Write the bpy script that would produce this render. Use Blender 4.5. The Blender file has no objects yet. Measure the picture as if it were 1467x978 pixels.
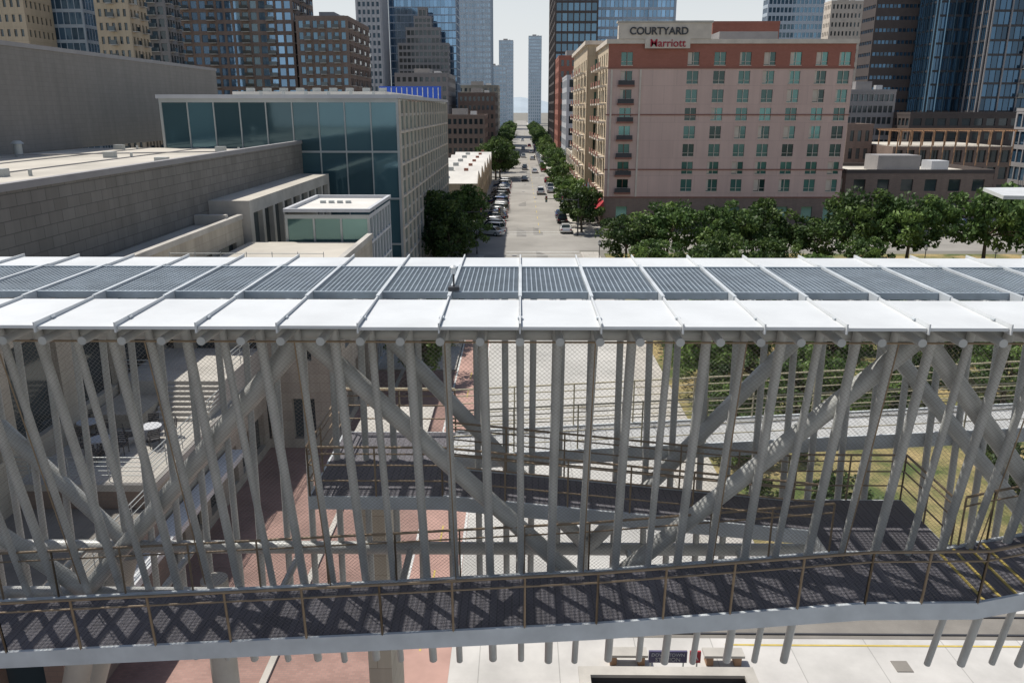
import bpy, math, random
import numpy as np
from mathutils import Vector
random.seed(7); np.random.seed(7)
SC=bpy.context.scene
# ---------------------------------------------------------------- materials
def _base(name):
    m=bpy.data.materials.new(name); m.use_nodes=True
    nt=m.node_tree; b=nt.nodes['Principled BSDF']
    return m,nt,b
def _hsv(nt,colsock_or_col,val):
    h=nt.nodes.new('ShaderNodeHueSaturation')
    if isinstance(colsock_or_col,tuple): h.inputs['Color'].default_value=(*colsock_or_col,1)
    else: nt.links.new(colsock_or_col,h.inputs['Color'])
    nt.links.new(val,h.inputs['Value'])
    return h.outputs['Color']
def _range(nt,src,a,b,c,d):
    r=nt.nodes.new('ShaderNodeMapRange'); r.inputs[1].default_value=a; r.inputs[2].default_value=b
    r.inputs[3].default_value=c; r.inputs[4].default_value=d
    nt.links.new(src,r.inputs[0]); return r.outputs[0]
def _noise(nt,scale,detail=4,vec=None,rough=.6):
    n=nt.nodes.new('ShaderNodeTexNoise'); n.inputs['Scale'].default_value=scale
    n.inputs['Detail'].default_value=detail; n.inputs['Roughness'].default_value=rough
    if vec is None:
        tc=nt.nodes.new('ShaderNodeTexCoord'); vec=tc.outputs['Object']
    nt.links.new(vec,n.inputs['Vector']); return n.outputs['Fac']
def mat(name,col,rough=.75,metal=0.,var=.12,scale=.6,bump=0.,bscale=15.,island=0.,spec=.4):
    m,nt,b=_base(name)
    v=_range(nt,_noise(nt,scale),.3,.7,1-var,1+var)
    if island>0:
        g=nt.nodes.new('ShaderNodeNewGeometry')
        v2=_range(nt,g.outputs['Random Per Island'],0,1,1-island,1+island)
        mm=nt.nodes.new('ShaderNodeMath'); mm.operation='MULTIPLY'
        nt.links.new(v,mm.inputs[0]); nt.links.new(v2,mm.inputs[1]); v=mm.outputs[0]
    nt.links.new(_hsv(nt,tuple(col),v),b.inputs['Base Color'])
    b.inputs['Roughness'].default_value=rough; b.inputs['Metallic'].default_value=metal
    b.inputs['Specular IOR Level'].default_value=spec
    if bump>0:
        bp=nt.nodes.new('ShaderNodeBump'); bp.inputs['Strength'].default_value=bump; bp.inputs['Distance'].default_value=.05
        nt.links.new(_noise(nt,bscale,2),bp.inputs['Height']); nt.links.new(bp.outputs[0],b.inputs['Normal'])
    return m
def glass(name,col,metal=.6,rough=.08,island=.25,wav=.15,wscale=.25):
    return mat(name,col,rough,metal,var=.12,scale=.08,island=island,bump=wav,bscale=wscale,spec=.8)
def brick(name,c1,c2,mo,bw,bh,ms=.01,axis='wall',rough=.8,var=.12,vs=.2,streak=0):
    m,nt,b=_base(name)
    tc=nt.nodes.new('ShaderNodeTexCoord'); sx=nt.nodes.new('ShaderNodeSeparateXYZ'); cx=nt.nodes.new('ShaderNodeCombineXYZ')
    nt.links.new(tc.outputs['Object'],sx.inputs[0])
    if axis=='wall':
        a=nt.nodes.new('ShaderNodeMath'); a.operation='ADD'
        nt.links.new(sx.outputs[0],a.inputs[0]); nt.links.new(sx.outputs[1],a.inputs[1])
        nt.links.new(a.outputs[0],cx.inputs[0]); nt.links.new(sx.outputs[2],cx.inputs[1])
    elif axis=='floor':
        nt.links.new(sx.outputs[0],cx.inputs[0]); nt.links.new(sx.outputs[1],cx.inputs[1])
    else:
        nt.links.new(sx.outputs[1],cx.inputs[0]); nt.links.new(sx.outputs[0],cx.inputs[1])
    t=nt.nodes.new('ShaderNodeTexBrick')
    t.inputs['Color1'].default_value=(*c1,1); t.inputs['Color2'].default_value=(*c2,1); t.inputs['Mortar'].default_value=(*mo,1)
    t.inputs['Scale'].default_value=1; t.inputs['Brick Width'].default_value=bw; t.inputs['Row Height'].default_value=bh
    t.inputs['Mortar Size'].default_value=ms
    nt.links.new(cx.outputs[0],t.inputs['Vector'])
    v=_range(nt,_noise(nt,vs,6),.3,.7,1-var,1+var)
    if streak>0:
        mp=nt.nodes.new('ShaderNodeMapping'); mp.inputs['Scale'].default_value=(1.2,1.2,.06); nt.links.new(tc.outputs['Object'],mp.inputs[0])
        v2=_range(nt,_noise(nt,1.0,5,mp.outputs[0]),.35,.65,1-streak,1+streak*.5)
        mm=nt.nodes.new('ShaderNodeMath'); mm.operation='MULTIPLY'; nt.links.new(v,mm.inputs[0]); nt.links.new(v2,mm.inputs[1]); v=mm.outputs[0]
    nt.links.new(_hsv(nt,t.outputs['Color'],v),b.inputs['Base Color'])
    b.inputs['Roughness'].default_value=rough
    return m
def leafmat(name,c):
    m,nt,b=_base(name)
    g=nt.nodes.new('ShaderNodeNewGeometry')
    v=_range(nt,g.outputs['Random Per Island'],0,1,.55,1.5)
    oi=nt.nodes.new('ShaderNodeObjectInfo'); v2=_range(nt,oi.outputs['Random'],0,1,.72,1.5)
    mm=nt.nodes.new('ShaderNodeMath'); mm.operation='MULTIPLY'; nt.links.new(v,mm.inputs[0]); nt.links.new(v2,mm.inputs[1])
    h=_hsv(nt,c,mm.outputs[0]); nt.links.new(h,b.inputs['Base Color']); b.inputs['Roughness'].default_value=.55
    b.inputs['Specular IOR Level'].default_value=.3
    tr=nt.nodes.new('ShaderNodeBsdfTranslucent'); nt.links.new(h,tr.inputs['Color'])
    mx=nt.nodes.new('ShaderNodeMixShader'); mx.inputs[0].default_value=.3
    nt.links.new(b.outputs[0],mx.inputs[1]); nt.links.new(tr.outputs[0],mx.inputs[2])
    nt.links.new(mx.outputs[0],nt.nodes['Material Output'].inputs['Surface'])
    return m
M={}
M['white']=mat('white_panel',(.60,.615,.62),.45,var=.08,scale=.8)
M['post']=mat('painted_steel',(.42,.425,.41),.38,var=.14,scale=1.5,spec=.5)
M['grate']=mat('galvanised_grating',(.34,.39,.43),.45,.3,var=.15,scale=2)
M['rail']=mat('rail_bronze',(.25,.185,.12),.5,.1,var=.15,scale=3)
M['railp']=mat('rail_pale',(.50,.455,.33),.5,.1,var=.12,scale=3)
M['wire']=mat('steel_wire',(.22,.20,.18),.5,.2,var=.1)
M['fascia']=mat('fascia_steel',(.50,.53,.55),.5,var=.15,scale=1.2)
M['deck']=brick('deck_planks',(.105,.10,.113),(.128,.122,.137),(.06,.057,.065),2.2,.14,.008,'deck',.8,.22,.9)
M['deckl']=brick('deck_light',(.37,.38,.39),(.41,.415,.42),(.25,.25,.25),2.2,.3,.012,'deck',.75,.15,.9)
M['conc']=mat('concrete',(.44,.415,.375),.85,var=.18,scale=.5,bump=.2)
M['concd']=mat('concrete_dark',(.2,.185,.165),.85,var=.2,scale=.5,bump=.2)
M['plaza']=brick('plaza_concrete',(.47,.455,.43),(.52,.50,.475),(.33,.32,.3),3,3,.02,'floor',.85,.18,.35)
M['roadl']=brick('concrete_road',(.43,.42,.395),(.48,.465,.435),(.32,.31,.29),6,3.3,.03,'floor',.85,.2,.18)
M['road']=mat('asphalt_worn',(.285,.27,.245),.85,var=.22,scale=.12,bump=.15)
M['patch']=mat('asphalt_patch',(.21,.20,.185),.85,var=.2,scale=.4)
M['side']=brick('sidewalk',(.40,.38,.34),(.45,.42,.38),(.28,.26,.24),1.5,1.5,.02,'floor',.85,.16,.3)
M['pink']=mat('red_cycle_lane',(.40,.25,.21),.85,var=.18,scale=.5)
M['paver']=brick('red_pavers',(.255,.15,.125),(.30,.18,.15),(.21,.16,.14),.22,.11,.008,'floor',.85,.28,.35)
M['paintw']=mat('paint_white',(.58,.58,.56),.6,var=.2,scale=2)
M['painty']=mat('paint_yellow',(.50,.38,.10),.6,var=.15,scale=2)
M['ground']=mat('ground_mix',(.20,.19,.165),.9,var=.25,scale=.03)
M['black']=mat('black_rubber',(.02,.02,.022),.6)
M['dark']=mat('dark_metal',(.05,.05,.055),.5)
M['block']=brick('grey_block',(.18,.168,.15),(.22,.207,.187),(.12,.113,.105),1.2,.6,.025,'wall',.85,.14,.1,.12)
M['block2']=brick('grey_metal_wall',(.215,.20,.182),(.23,.215,.197),(.17,.16,.147),.9,.45,.012,'wall',.7,.08,.05,.1)
M['roofp']=mat('roof_membrane',(.48,.445,.385),.85,var=.22,scale=.12)
M['roofw']=mat('roof_white',(.60,.58,.54),.85,var=.15,scale=.2)
M['lime']=brick('limestone',(.40,.355,.29),(.45,.405,.33),(.30,.26,.21),1.2,.6,.012,'wall',.85,.12,.3,.15)
M['frame']=mat('alu_frame',(.42,.44,.43),.45,.2,var=.08)
M['gteal']=glass('glass_teal',(.085,.17,.20),.45,.06,.35)
M['gblue']=glass('glass_blue',(.11,.20,.28),.6,.05,.3)
M['gsky']=glass('glass_sky',(.20,.34,.50),.7,.05,.3)
M['gnavy']=glass('glass_navy',(.05,.11,.18),.6,.05,.45)
M['gdark']=glass('glass_dark',(.05,.07,.08),.3,.08,.4)
M['ggreen']=glass('glass_green',(.12,.22,.21),.5,.06,.35)
M['gwin']=glass('glass_hotel',(.08,.18,.165),.4,.08,.75)
M['pinkw']=brick('hotel_pink',(.58,.42,.365),(.605,.44,.38),(.48,.345,.30),4,2.95,.03,'wall',.85,.07,.1,.06)
M['tan']=brick('hotel_tan',(.50,.41,.29),(.53,.43,.31),(.4,.32,.22),4,2.95,.03,'wall',.85,.08,.1,.08)
M['redb']=brick('red_brick',(.33,.125,.085),(.36,.14,.10),(.24,.11,.09),.5,.2,.01,'wall',.85,.1,.2)
M['redc']=mat('red_brown_trim',(.26,.12,.09),.7)
M['cream']=mat('cream_trim',(.60,.53,.45),.8)
M['red']=mat('red_paint',(.40,.04,.05),.5)
M['redlet']=mat('red_letters',(.35,.01,.03),.5)
M['blue']=mat('blue_panel',(.02,.09,.5),.5)
M['signp']=mat('sign_slate',(.10,.09,.16),.5)
M['brownb']=brick('brown_brick',(.225,.165,.135),(.255,.19,.155),(.2,.16,.14),.5,.2,.01,'wall',.85,.12,.1,.1)
M['darkb']=mat('dark_brown_clad',(.085,.07,.065),.7,var=.1)
M['greyb']=mat('grey_clad',(.28,.27,.27),.7,var=.08)
M['paleb']=mat('pale_clad',(.50,.51,.53),.6,var=.06)
M['hazeb']=mat('hazy_clad',(.46,.52,.58),.7,var=.05)  # distance haze put into the base colour, paler and bluer
M['hill']=mat('hazy_hill',(.36,.42,.47),.9,var=.08,scale=.005)  # hill tone carries the aerial haze in its colour
M['hazeg']=glass('hazy_glass',(.38,.49,.59),.5,.2,.15)  # glass tint paled to imitate haze over far towers
M['timber']=mat('timber',(.33,.20,.12),.7,var=.15)
M['bark']=mat('bark',(.12,.09,.065),.9,var=.2,scale=3)
M['leafA']=leafmat('leaf_dark',(.045,.08,.024)); M['leafB']=leafmat('leaf_mid',(.072,.118,.034)); M['leafC']=leafmat('leaf_light',(.11,.165,.045))
M['soil']=mat('soil',(.16,.12,.08),.95,var=.3,scale=1)
m,nt,b=_base('dry_grass'); f=_noise(nt,.22,8); cr=nt.nodes.new('ShaderNodeValToRGB')
cr.color_ramp.elements[0].position=.4; cr.color_ramp.elements[0].color=(.07,.10,.025,1)
cr.color_ramp.elements[1].position=.6; cr.color_ramp.elements[1].color=(.34,.26,.12,1)
nt.links.new(f,cr.inputs[0]); v=_range(nt,_noise(nt,6,4),.3,.7,.7,1.25); nt.links.new(_hsv(nt,cr.outputs[0],v),b.inputs['Base Color']); b.inputs['Roughness'].default_value=.95
M['grass']=m
# ---------------------------------------------------------------- mesh builder
class MB:
    def __init__(s): s.v=[];s.f=[];s.m=[];s.sm=[];s.mats=[]
    def mi(s,k):
        if k not in s.mats: s.mats.append(k)
        return s.mats.index(k)
    def quad(s,a,b,c,d,k,sm=False):
        n=len(s.v); s.v+=[tuple(a),tuple(b),tuple(c),tuple(d)]; s.f.append((n,n+1,n+2,n+3)); s.m.append(s.mi(k)); s.sm.append(sm)
    def box(s,x0,x1,y0,y1,z0,z1,k):
        s.hexa([(x0,y0,z0),(x1,y0,z0),(x1,y1,z0),(x0,y1,z0),(x0,y0,z1),(x1,y0,z1),(x1,y1,z1),(x0,y1,z1)],k)
    def hexa(s,P,k):
        n=len(s.v); s.v+=[tuple(p) for p in P]; i=s.mi(k)
        for q in ((0,3,2,1),(4,5,6,7),(0,1,5,4),(1,2,6,5),(2,3,7,6),(3,0,4,7)):
            s.f.append(tuple(n+a for a in q)); s.m.append(i); s.sm.append(False)
    def cyl(s,p0,p1,r0,r1,k,n=10,caps=True):
        p0=Vector(p0);p1=Vector(p1);d=(p1-p0).normalized()
        a=d.cross(Vector((0,0,1)) if abs(d.z)<.9 else Vector((1,0,0))).normalized(); b=d.cross(a)
        o=len(s.v); i=s.mi(k); R=[]
        for p,r in ((p0,r0),(p1,r1)):
            for j in range(n):
                t=2*math.pi*j/n; R.append(tuple(p+(a*math.cos(t)+b*math.sin(t))*r))
        s.v+=R
        for j in range(n):
            j2=(j+1)%n; s.f.append((o+j,o+n+j,o+n+j2,o+j2)); s.m.append(i); s.sm.append(True)
        if caps:
            s.v+=R; o+=2*n
            s.f.append(tuple(o+j for j in range(n))); s.m.append(i); s.sm.append(False)
            s.f.append(tuple(o+n+j for j in reversed(range(n)))); s.m.append(i); s.sm.append(False)
    def net(s,A,B,D,sp,w,k):
        A=Vector(A);u=Vector(B)-A;v=Vector(D)-A;Lu=u.length;Lv=v.length;u/=Lu;v/=Lv
        hw=w/2; step=sp*math.sqrt(2); nrm=u.cross(v).normalized()
        for mir in (0,1):
            c=-Lv+step/2
            while c<Lu:
                us,vs=max(c,0),max(-c,0); ve=min(Lv,Lu-c); ue=ve+c
                if ve>vs:
                    def P(uu,vv):
                        if mir: uu=Lu-uu
                        return A+u*uu+v*vv
                    p,q=P(us,vs),P(ue,ve); d=q-p; L=d.length; n=max(1,int(L/.35)); t=d.normalized().cross(nrm)*hw
                    for i in range(n):
                        a_=p+d*(i/n); b_=p+d*((i+1)/n); s.quad(a_-t,b_-t,b_+t,a_+t,k)
                c+=step
    def facade(s,O,U,W,z0,z1,xw,zw,rec,wall,gl,bands=None):
        O=Vector((O[0],O[1],0));U=Vector((U[0],U[1],0));N=Vector((U.y,-U.x,0))
        bands=bands or [(1e9,wall)]
        def wm(z):
            for t,k in bands:
                if z<t: return k
            return wall
        def P(x,z,r=0): p=O+U*x-N*r; return (p.x,p.y,z)
        zb=sorted(set([z0,z1]+[t for t,_ in bands if z0<t<z1]))
        def strip(xa,xb,za,zc):
            ed=[za]+[z for z in zb if za<z<zc]+[zc]
            for a,c in zip(ed,ed[1:]): s.quad(P(xa,a),P(xb,a),P(xb,c),P(xa,c),wm((a+c)/2))
        x=0
        for (a,b_) in xw:
            if a>x+1e-4: strip(x,a,z0,z1)
            z=z0
            for (c,d) in zw:
                if c>z+1e-4: strip(a,b_,z,c)
                s.quad(P(a,c,rec),P(b_,c,rec),P(b_,d,rec),P(a,d,rec),gl)
                k=wm((c+d)/2)
                s.quad(P(a,c),P(b_,c),P(b_,c,rec),P(a,c,rec),k); s.quad(P(a,d,rec),P(b_,d,rec),P(b_,d),P(a,d),k)
                s.quad(P(a,c),P(a,c,rec),P(a,d,rec),P(a,d),k); s.quad(P(b_,c,rec),P(b_,c),P(b_,d),P(b_,d,rec),k)
                z=d
            if z<z1-1e-4: strip(a,b_,z,z1)
            x=b_
        if x<W-1e-4: strip(x,W,z0,z1)
    def build(s,name,parent=None,loc=None):
        me=bpy.data.meshes.new(name); me.from_pydata(s.v,[],s.f)
        for k in s.mats: me.materials.append(M[k])
        me.polygons.foreach_set('material_index',s.m); me.polygons.foreach_set('use_smooth',s.sm); me.update()
        o=bpy.data.objects.new(name,me); SC.collection.objects.link(o)
        if parent: o.parent=parent
        if loc: o.location=loc
        return o
def empty(name):
    o=bpy.data.objects.new(name,None); SC.collection.objects.link(o); return o
def even(W,n,frac,m0=0,m1=0):
    w=(W-m0-m1)/n; g=w*(1-frac)/2
    return [(m0+i*w+g,m0+(i+1)*w-g) for i in range(n)]
def roofcap(mb,x0,x1,y0,y1,h,k='roofp',cop='conc',ph=.7,t=.35,o=.06):
    mb.quad((x0,y0,h-ph),(x1,y0,h-ph),(x1,y1,h-ph),(x0,y1,h-ph),k)
    mb.box(x0-o,x1+o,y0-o,y0+t,h-ph,h,cop); mb.box(x0-o,x1+o,y1-t,y1+o,h-ph,h,cop)
    mb.box(x0-o,x0+t,y0+t,y1-t,h-ph,h,cop); mb.box(x1-t,x1+o,y0+t,y1-t,h-ph,h,cop)
def tower(name,x0,x1,y0,y1,h,cf,cs,fl,wall,gl,fx=.7,fz=.6,rec=.25,base=0,bands=None,balc=None,roof='roofp',cop=None,mech=True,fins=None,z0=0,pan=None,mb=None,tiers=None):
    own=mb is None; mb=mb or MB(); hh=h-.7; n=max(1,int(round((hh-base-z0)/fl)))
    rows=[(z0+base+a,z0+base+b) for a,b in even(hh-base-z0,n,fz)]
    W=x1-x0;D=y1-y0
    mb.facade((x0,y0),(1,0),W,z0,hh,even(W,cf,fx,.4,.4),rows,rec,wall,gl,bands)
    mb.facade((x1,y0),(0,1),D,z0,hh,even(D,cs,fx,.4,.4),rows,rec,wall,gl,bands)
    mb.facade((x0,y1),(0,-1),D,z0,hh,even(D,cs,fx,.4,.4),rows,rec,wall,gl,bands)
    mb.quad((x1,y1,z0),(x0,y1,z0),(x0,y1,hh),(x1,y1,hh),wall)
    roofcap(mb,x0,x1,y0,y1,h,roof,cop or wall)
    if mech:
        mb.box(x0+W*.3,x0+W*.6,y0+D*.3,y0+D*.6,h-.7,h+2.2,'greyb'); mb.box(x0+W*.68,x0+W*.8,y0+D*.3,y0+D*.5,h-.7,h+1.2,'paleb')
    if fins:
        for i in range(0,cf+1,fins):
            x=x0+.4+i*(W-.8)/cf; mb.box(x-.16,x+.16,y0-.4,y0-.004,z0,hh,pan or wall)
        for i in range(0,cs+1,fins):
            y=y0+.4+i*(D-.8)/cs; mb.box(x1+.004,x1+.4,y-.16,y+.16,z0,hh,pan or wall); mb.box(x0-.4,x0-.004,y-.16,y+.16,z0,hh,pan or wall)
    if balc:
        xs=even(W,cf,fx,.4,.4)
        for i in balc:
            a,b=xs[i%cf]
            for c,d in rows:
                mb.box(x0+a-.3,x0+b+.3,y0-1.4,y0-.003,c-.35,c-.15,'conc'); mb.box(x0+a-.3,x0+b+.3,y0-1.4,y0-1.35,c-.15,c+.85,'gdark')
        ys=even(D,cs,fx,.4,.4)
        for i in range(0,cs,3):
            a,b=ys[i]
            for c,d in rows:
                mb.box(x1+.003,x1+1.3,y0+a-.3,y0+b+.3,c-.35,c-.15,'conc'); mb.box(x1+1.25,x1+1.3,y0+a-.3,y0+b+.3,c-.15,c+.85,'gdark')
    if tiers:
        zz=h-.69
        for ins,ht in tiers:
            tower('',x0+ins,x1-ins,y0+.6,y1-.6,ht,max(2,cf-int(ins)),cs,fl,wall,gl,fx,fz,rec,z0=zz,mech=False,mb=mb); zz=ht-.69
    if own: return mb.build(name)
# ---------------------------------------------------------------- ground
g=MB(); g.quad((-5000,-400,-.02),(5000,-400,-.02),(5000,9000,-.02),(-5000,9000,-.02),'ground'); g.build('ground')
r=MB(); r.quad((-7.5,92,0),(8.7,92,0),(8.7,1400,0),(-7.5,1400,0),'road'); r.build('road')
r=MB(); r.quad((-2.6,5,0),(8.7,5,0),(8.7,92,0),(-2.6,92,0),'roadl'); r.build('concrete_road')
r=MB(); r.quad((-300,116,.004),(400,116,.004),(400,129,.004),(-300,129,.004),'road')
for Y in (247,365,480,600): r.quad((-300,Y,.004),(400,Y,.004),(400,Y+13,.004),(-300,Y+13,.004),'road')
r.build('cross_streets')
r=MB(); r.quad((8.9,-5,.0),(90,-5,.0),(90,33,.0),(8.9,33,.0),'plaza'); r.quad((-2.596,-6,.005),(8.9,-6,.005),(8.9,31,.005),(-2.596,31,.005),'plaza'); r.build('station_plaza_paving')
r=MB(); r.quad((-5,5,.004),(-2.6,5,.004),(-2.6,100,.004),(-5,100,.004),'pink'); r.build('cycle_lane')
r=MB(); r.quad((-16,0,0),(-5,0,0),(-5,60,0),(-16,60,0),'paver'); r.box(-13,-5.1,60,112,-.01,.13,'side'); r.box(-9.4,-9.15,10,60,-.01,.10,'conc'); r.build('brick_pavement')
s=MB()
for (a,b) in ((131,246),(261,364),(379,479),(494,599),(614,1200)):
    s.box(8.7,14.2,a,b,-.01,.14,'side'); s.box(-12.8,-7.5,a,b,-.01,.14,'side')
s.box(8.7,11.2,33.2,114,-.01,.14,'side'); s.build('sidewalk')
g=MB(); g.box(11.202,60,33.2,92,-.01,.11,'grass'); g.quad((60,33,.02),(200,33,.02),(200,100,.02),(60,100,.02),'road'); g.box(12,95,92.2,113,-.01,.10,'grass'); g.build('park_lawn')
p=MB(); z=.009
p.quad((-2.75,31,z),(-2.62,31,z),(-2.62,100,z),(-2.75,100,z),'paintw')
p.quad((-5.0,8,z),(-4.88,8,z),(-4.88,100,z),(-5.0,100,z),'paintw')
for Y in range(10,96,4): p.quad((-3.85,Y,z),(-3.77,Y,z),(-3.77,Y+1.6,z),(-3.85,Y+1.6,z),'painty')
for Y in range(34,110,9): p.quad((2.9,Y,z),(3.02,Y,z),(3.02,Y+3,z),(2.9,Y+3,z),'paintw')
for Y in range(133,900,9): p.quad((3.2,Y,z),(3.32,Y,z),(3.32,Y+3,z),(3.2,Y+3,z),'painty')
for Y in (112,131.5,243):
    for yy in (Y,Y+2.6): p.quad((-2,yy,z),(8.5,yy,z),(8.5,yy+.25,z),(-2,yy+.25,z),'paintw')
for i in range(32):
    Y=134+i*3.1; p.quad((-7.3,Y,z),(-2.3,Y+1.6,z),(-2.3,Y+1.72,z),(-7.3,Y+.12,z),'paintw')
p.build('road_markings')
p=MB()
for i in range(26):
    y=random.uniform(95,330); x=random.uniform(-1.5,6)
    if i%2==0: p.quad((x,y,.0065),(x+1.6,y,.0065),(x+1.6,y+random.uniform(3,12),.0065),(x,y+random.uniform(3,12),.0065),'patch')
    else: p.cyl((x,y,.0),(x,y,.008),.4,.4,'dark',16)
for (x,y) in ((1.2,44),(4.5,52),(6.8,38),(0.2,29),(3.4,66),(12.5,29.8)): p.cyl((x,y,.0),(x,y,.011),.38,.38,'concd',18)
p.build('manhole_covers')
# ---------------------------------------------------------------- pedestrian bridge
BR=empty('pedestrian_bridge'); PW=1.279; NP=12
ZR=16.7
a=MB();
for i in range(-NP,NP):
    x0=i*PW+.02;x1=(i+1)*PW-.02
    dz=random.uniform(-.012,.012)
    a.hexa([(x0,12.1,ZR-.05+dz),(x1,12.1,ZR-.05+dz),(x1,13.86,ZR-.04),(x0,13.86,ZR-.04),(x0,12.1,ZR+dz),(x1,12.1,ZR+dz),(x1,13.86,ZR+.02),(x0,13.86,ZR+.02)],'white')
    a.box(x0,x1,16.95,18.1,ZR-.04,ZR+.01,'white')
a.build('roof_panels',BR)
a=MB()
for i in range(-NP,NP+1):
    x=i*PW; a.box(x-.012,x+.012,12.05,18.2,ZR-.10,ZR+.07,'white')
    a.box(x-.03,x+.03,13.9,16.9,ZR-.16,ZR+.085,'fascia')
    a.box(x-.04,x+.04,12.5,12.6,ZR+.02,ZR+.05,'fascia')
for y in (13.9,16.85): a.box(-NP*PW,NP*PW,y-.04,y+.04,ZR-.30,ZR-.125,'fascia')
a.build('roof_ribs',BR)
a=MB()
for i in range(-NP,NP):
    x0=i*PW+.035;x1=(i+1)*PW-.035; ya=14.3;yb=16.72
    for y in (ya,yb): a.box(x0,x1,y-.03,y+.03,ZR-.06,ZR+.07,'grate')
    n=24
    for j in range(1,n):
        y=ya+(yb-ya)*j/n; a.box(x0,x1,y-.010,y+.010,ZR+.01,ZR+.045,'grate')
    for j in range(1,13):
        x=x0+(x1-x0)*j/13; a.box(x-.010,x+.010,ya,yb,ZR+.015,ZR+.05,'grate')
a.build('roof_grating',BR)
a=MB()
for i in range(-2*NP,2*NP+1):
    x=i*PW/2; a.cyl((x,12.2,16.42),(x,18.0,16.42),.07,.07,'post',14)
for (y,z) in ((13.35,16.25),(17.0,16.25)): a.cyl((-NP*PW,y,z),(NP*PW,y,z),.13,.13,'post',16)
a.build('roof_beams',BR)
a=MB()
for i in range(-2*NP,2*NP+1):
    x=i*PW/2; j=random.uniform(-.07,.07); rr=.085 if i%2 else .068
    zb=8.4+random.uniform(-.04,.04); yb=14.8
    if 6.3<x<8.6: zb=11.45; yb=13.1+1.7*(16.4-zb)/8.05
    a.cyl((x,13.1,16.4),(x+j,yb,zb),rr,rr,'post',16)
    j=random.uniform(-.07,.07)
    a.cyl((x+.3,17.0,16.4),(x+.3+j,16.62,8.4),.075,.075,'post',14)
a.build('posts',BR)
a=MB()
N=[(-14.67,0),(-9.25,1),(-3.82,0),(1.6,1),(7.03,0),(12.45,1)]
for k in range(len(N)-1):
    (xa,ba),(xb,bb)=N[k],N[k+1]
    def pt(x,b,near):
        if near: return (x,14.75,10.1) if b else (x,13.45,16.2)
        return (x,16.66,10.1) if b else (x,16.95,16.2)
    for near in (1,0):
        a.cyl(pt(xa,ba,near),pt(xb,bb,near),.17,.17,'post',20)
for y in (14.75,16.66): a.cyl((-NP*PW,y,10.05),(NP*PW,y,10.05),.15,.15,'post',16)
for i in range(-6,7): a.cyl((i*2.558,14.75,10.05),(i*2.558,16.66,10.05),.08,.08,'post',10)
a.build('truss_diagonals',BR)
def ramp(mb,pts,y0,y1,t,dk,fk,u=.06):
    for (xa,za),(xb,zb) in zip(pts,pts[1:]):
        mb.quad((xa,y0,za),(xb,y0,zb),(xb,y1,zb),(xa,y1,za),dk)
        mb.quad((xa,y1,za-t),(xb,y1,zb-t),(xb,y0,zb-t),(xa,y0,za-t),fk)
        for ya,yb in ((y0-u,y0),(y1,y1+u)):
            mb.hexa([(xa,ya,za-t),(xb,ya,zb-t),(xb,yb,zb-t),(xa,yb,za-t),(xa,ya,za+.04),(xb,ya,zb+.04),(xb,yb,zb+.04),(xa,yb,za+.04)],fk)
RA=[(-15.3,9.95),(-9.5,10.3),(-2.5,10.74),(1.4,11.0),(6.2,11.45),(8.2,11.48),(9.3,11.74),(15.3,13.0)]
RC=[(-1.6,12.24),(11.6,13.0),(15.3,13.2)]
a=MB()
ramp(a,RA,12.5,14.16,.3,'deck','fascia')
ramp(a,[(-1.6,12.24),(6.2,11.46)],15.02,16.36,.28,'deck','fascia')
ramp(a,RC,17.0,18.4,.3,'deckl','fascia')
a.box(-4.4,-1.603,14.98,18.46,11.95,12.243,'fascia'); a.quad((-4.35,15.02,12.25),(-1.6,15.02,12.25),(-1.6,18.42,12.25),(-4.35,18.42,12.25),'deck')
a.box(6.203,8.7,14.225,16.5,11.1,11.45,'fascia'); a.quad((6.203,14.225,11.456),(8.68,14.225,11.456),(8.68,16.45,11.456),(6.203,16.45,11.456),'deck')
a.build('ramp_decks',BR)
a=MB()
for i in range(4): 
    x=8.35+i*.28; zz=11.48+(x-8.2)*.236; a.box(x-.025,x+.025,12.52,14.14,zz+.001,zz+.02,'painty')
a.build('step_nosings',BR)
def rail(mb,P,sp,hs,k,r=.018,pr=.02,net=None,H=1.1,lean=0):
    for A,B in zip(P,P[1:]):
        A=Vector(A);B=Vector(B);L=(B-A).length;n=max(1,round(L/sp))
        for i in range(n+1):
            q=A+(B-A)*i/n; mb.cyl(q,q+Vector((0,lean,H)),pr,pr,k,6)
        for h in hs:
            mb.cyl(A+Vector((0,lean*h/H,h)),B+Vector((0,lean*h/H,h)),r if h<H else r*1.5,r if h<H else r*1.5,k,8)
        if net: mb.net(A+Vector((0,.01,.06)),B+Vector((0,.01,.06)),A+Vector((0,.01+lean,H-.05)),.06,.0025,net)
a=MB()
rail(a,[(x,12.46,z+.02) for x,z in RA],1.29,(.9,1.1),'rail',net='wire',pr=.024,lean=-.08)
bp=[(x,14.2,z) for x,z in RA if x<=6.2]; rail(a,bp,1.29,(.9,1.1),'rail',net='wire')
rail(a,[(8.75,14.2,11.6),(9.3,14.2,11.74),(15.3,14.2,13.0)],1.29,(.9,1.1),'rail',net='wire')
a.build('front_ramp_railing',BR)
a=MB()
rail(a,[(-1.6,15.0,12.25),(6.2,15.0,11.46)],1.3,(.35,.7,.95,1.1),'rail')
rail(a,[(-1.6,16.38,12.25),(6.2,16.38,11.46)],1.3,(.35,.7,.95,1.1),'rail')
rail(a,[(-1.6,15.0,12.25),(-4.37,15.0,12.25),(-4.37,18.44,12.25),(-1.6,18.44,12.25)],1.3,(.35,.7,.95,1.1),'rail')
rail(a,[(-1.6,16.38,12.25),(-1.6,17,12.25)],.7,(.35,.7,1.1),'rail')
rail(a,[(6.2,16.48,11.46),(8.66,16.48,11.46),(8.66,14.3,11.46)],1.2,(.35,.7,.95,1.1),'rail')
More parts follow.
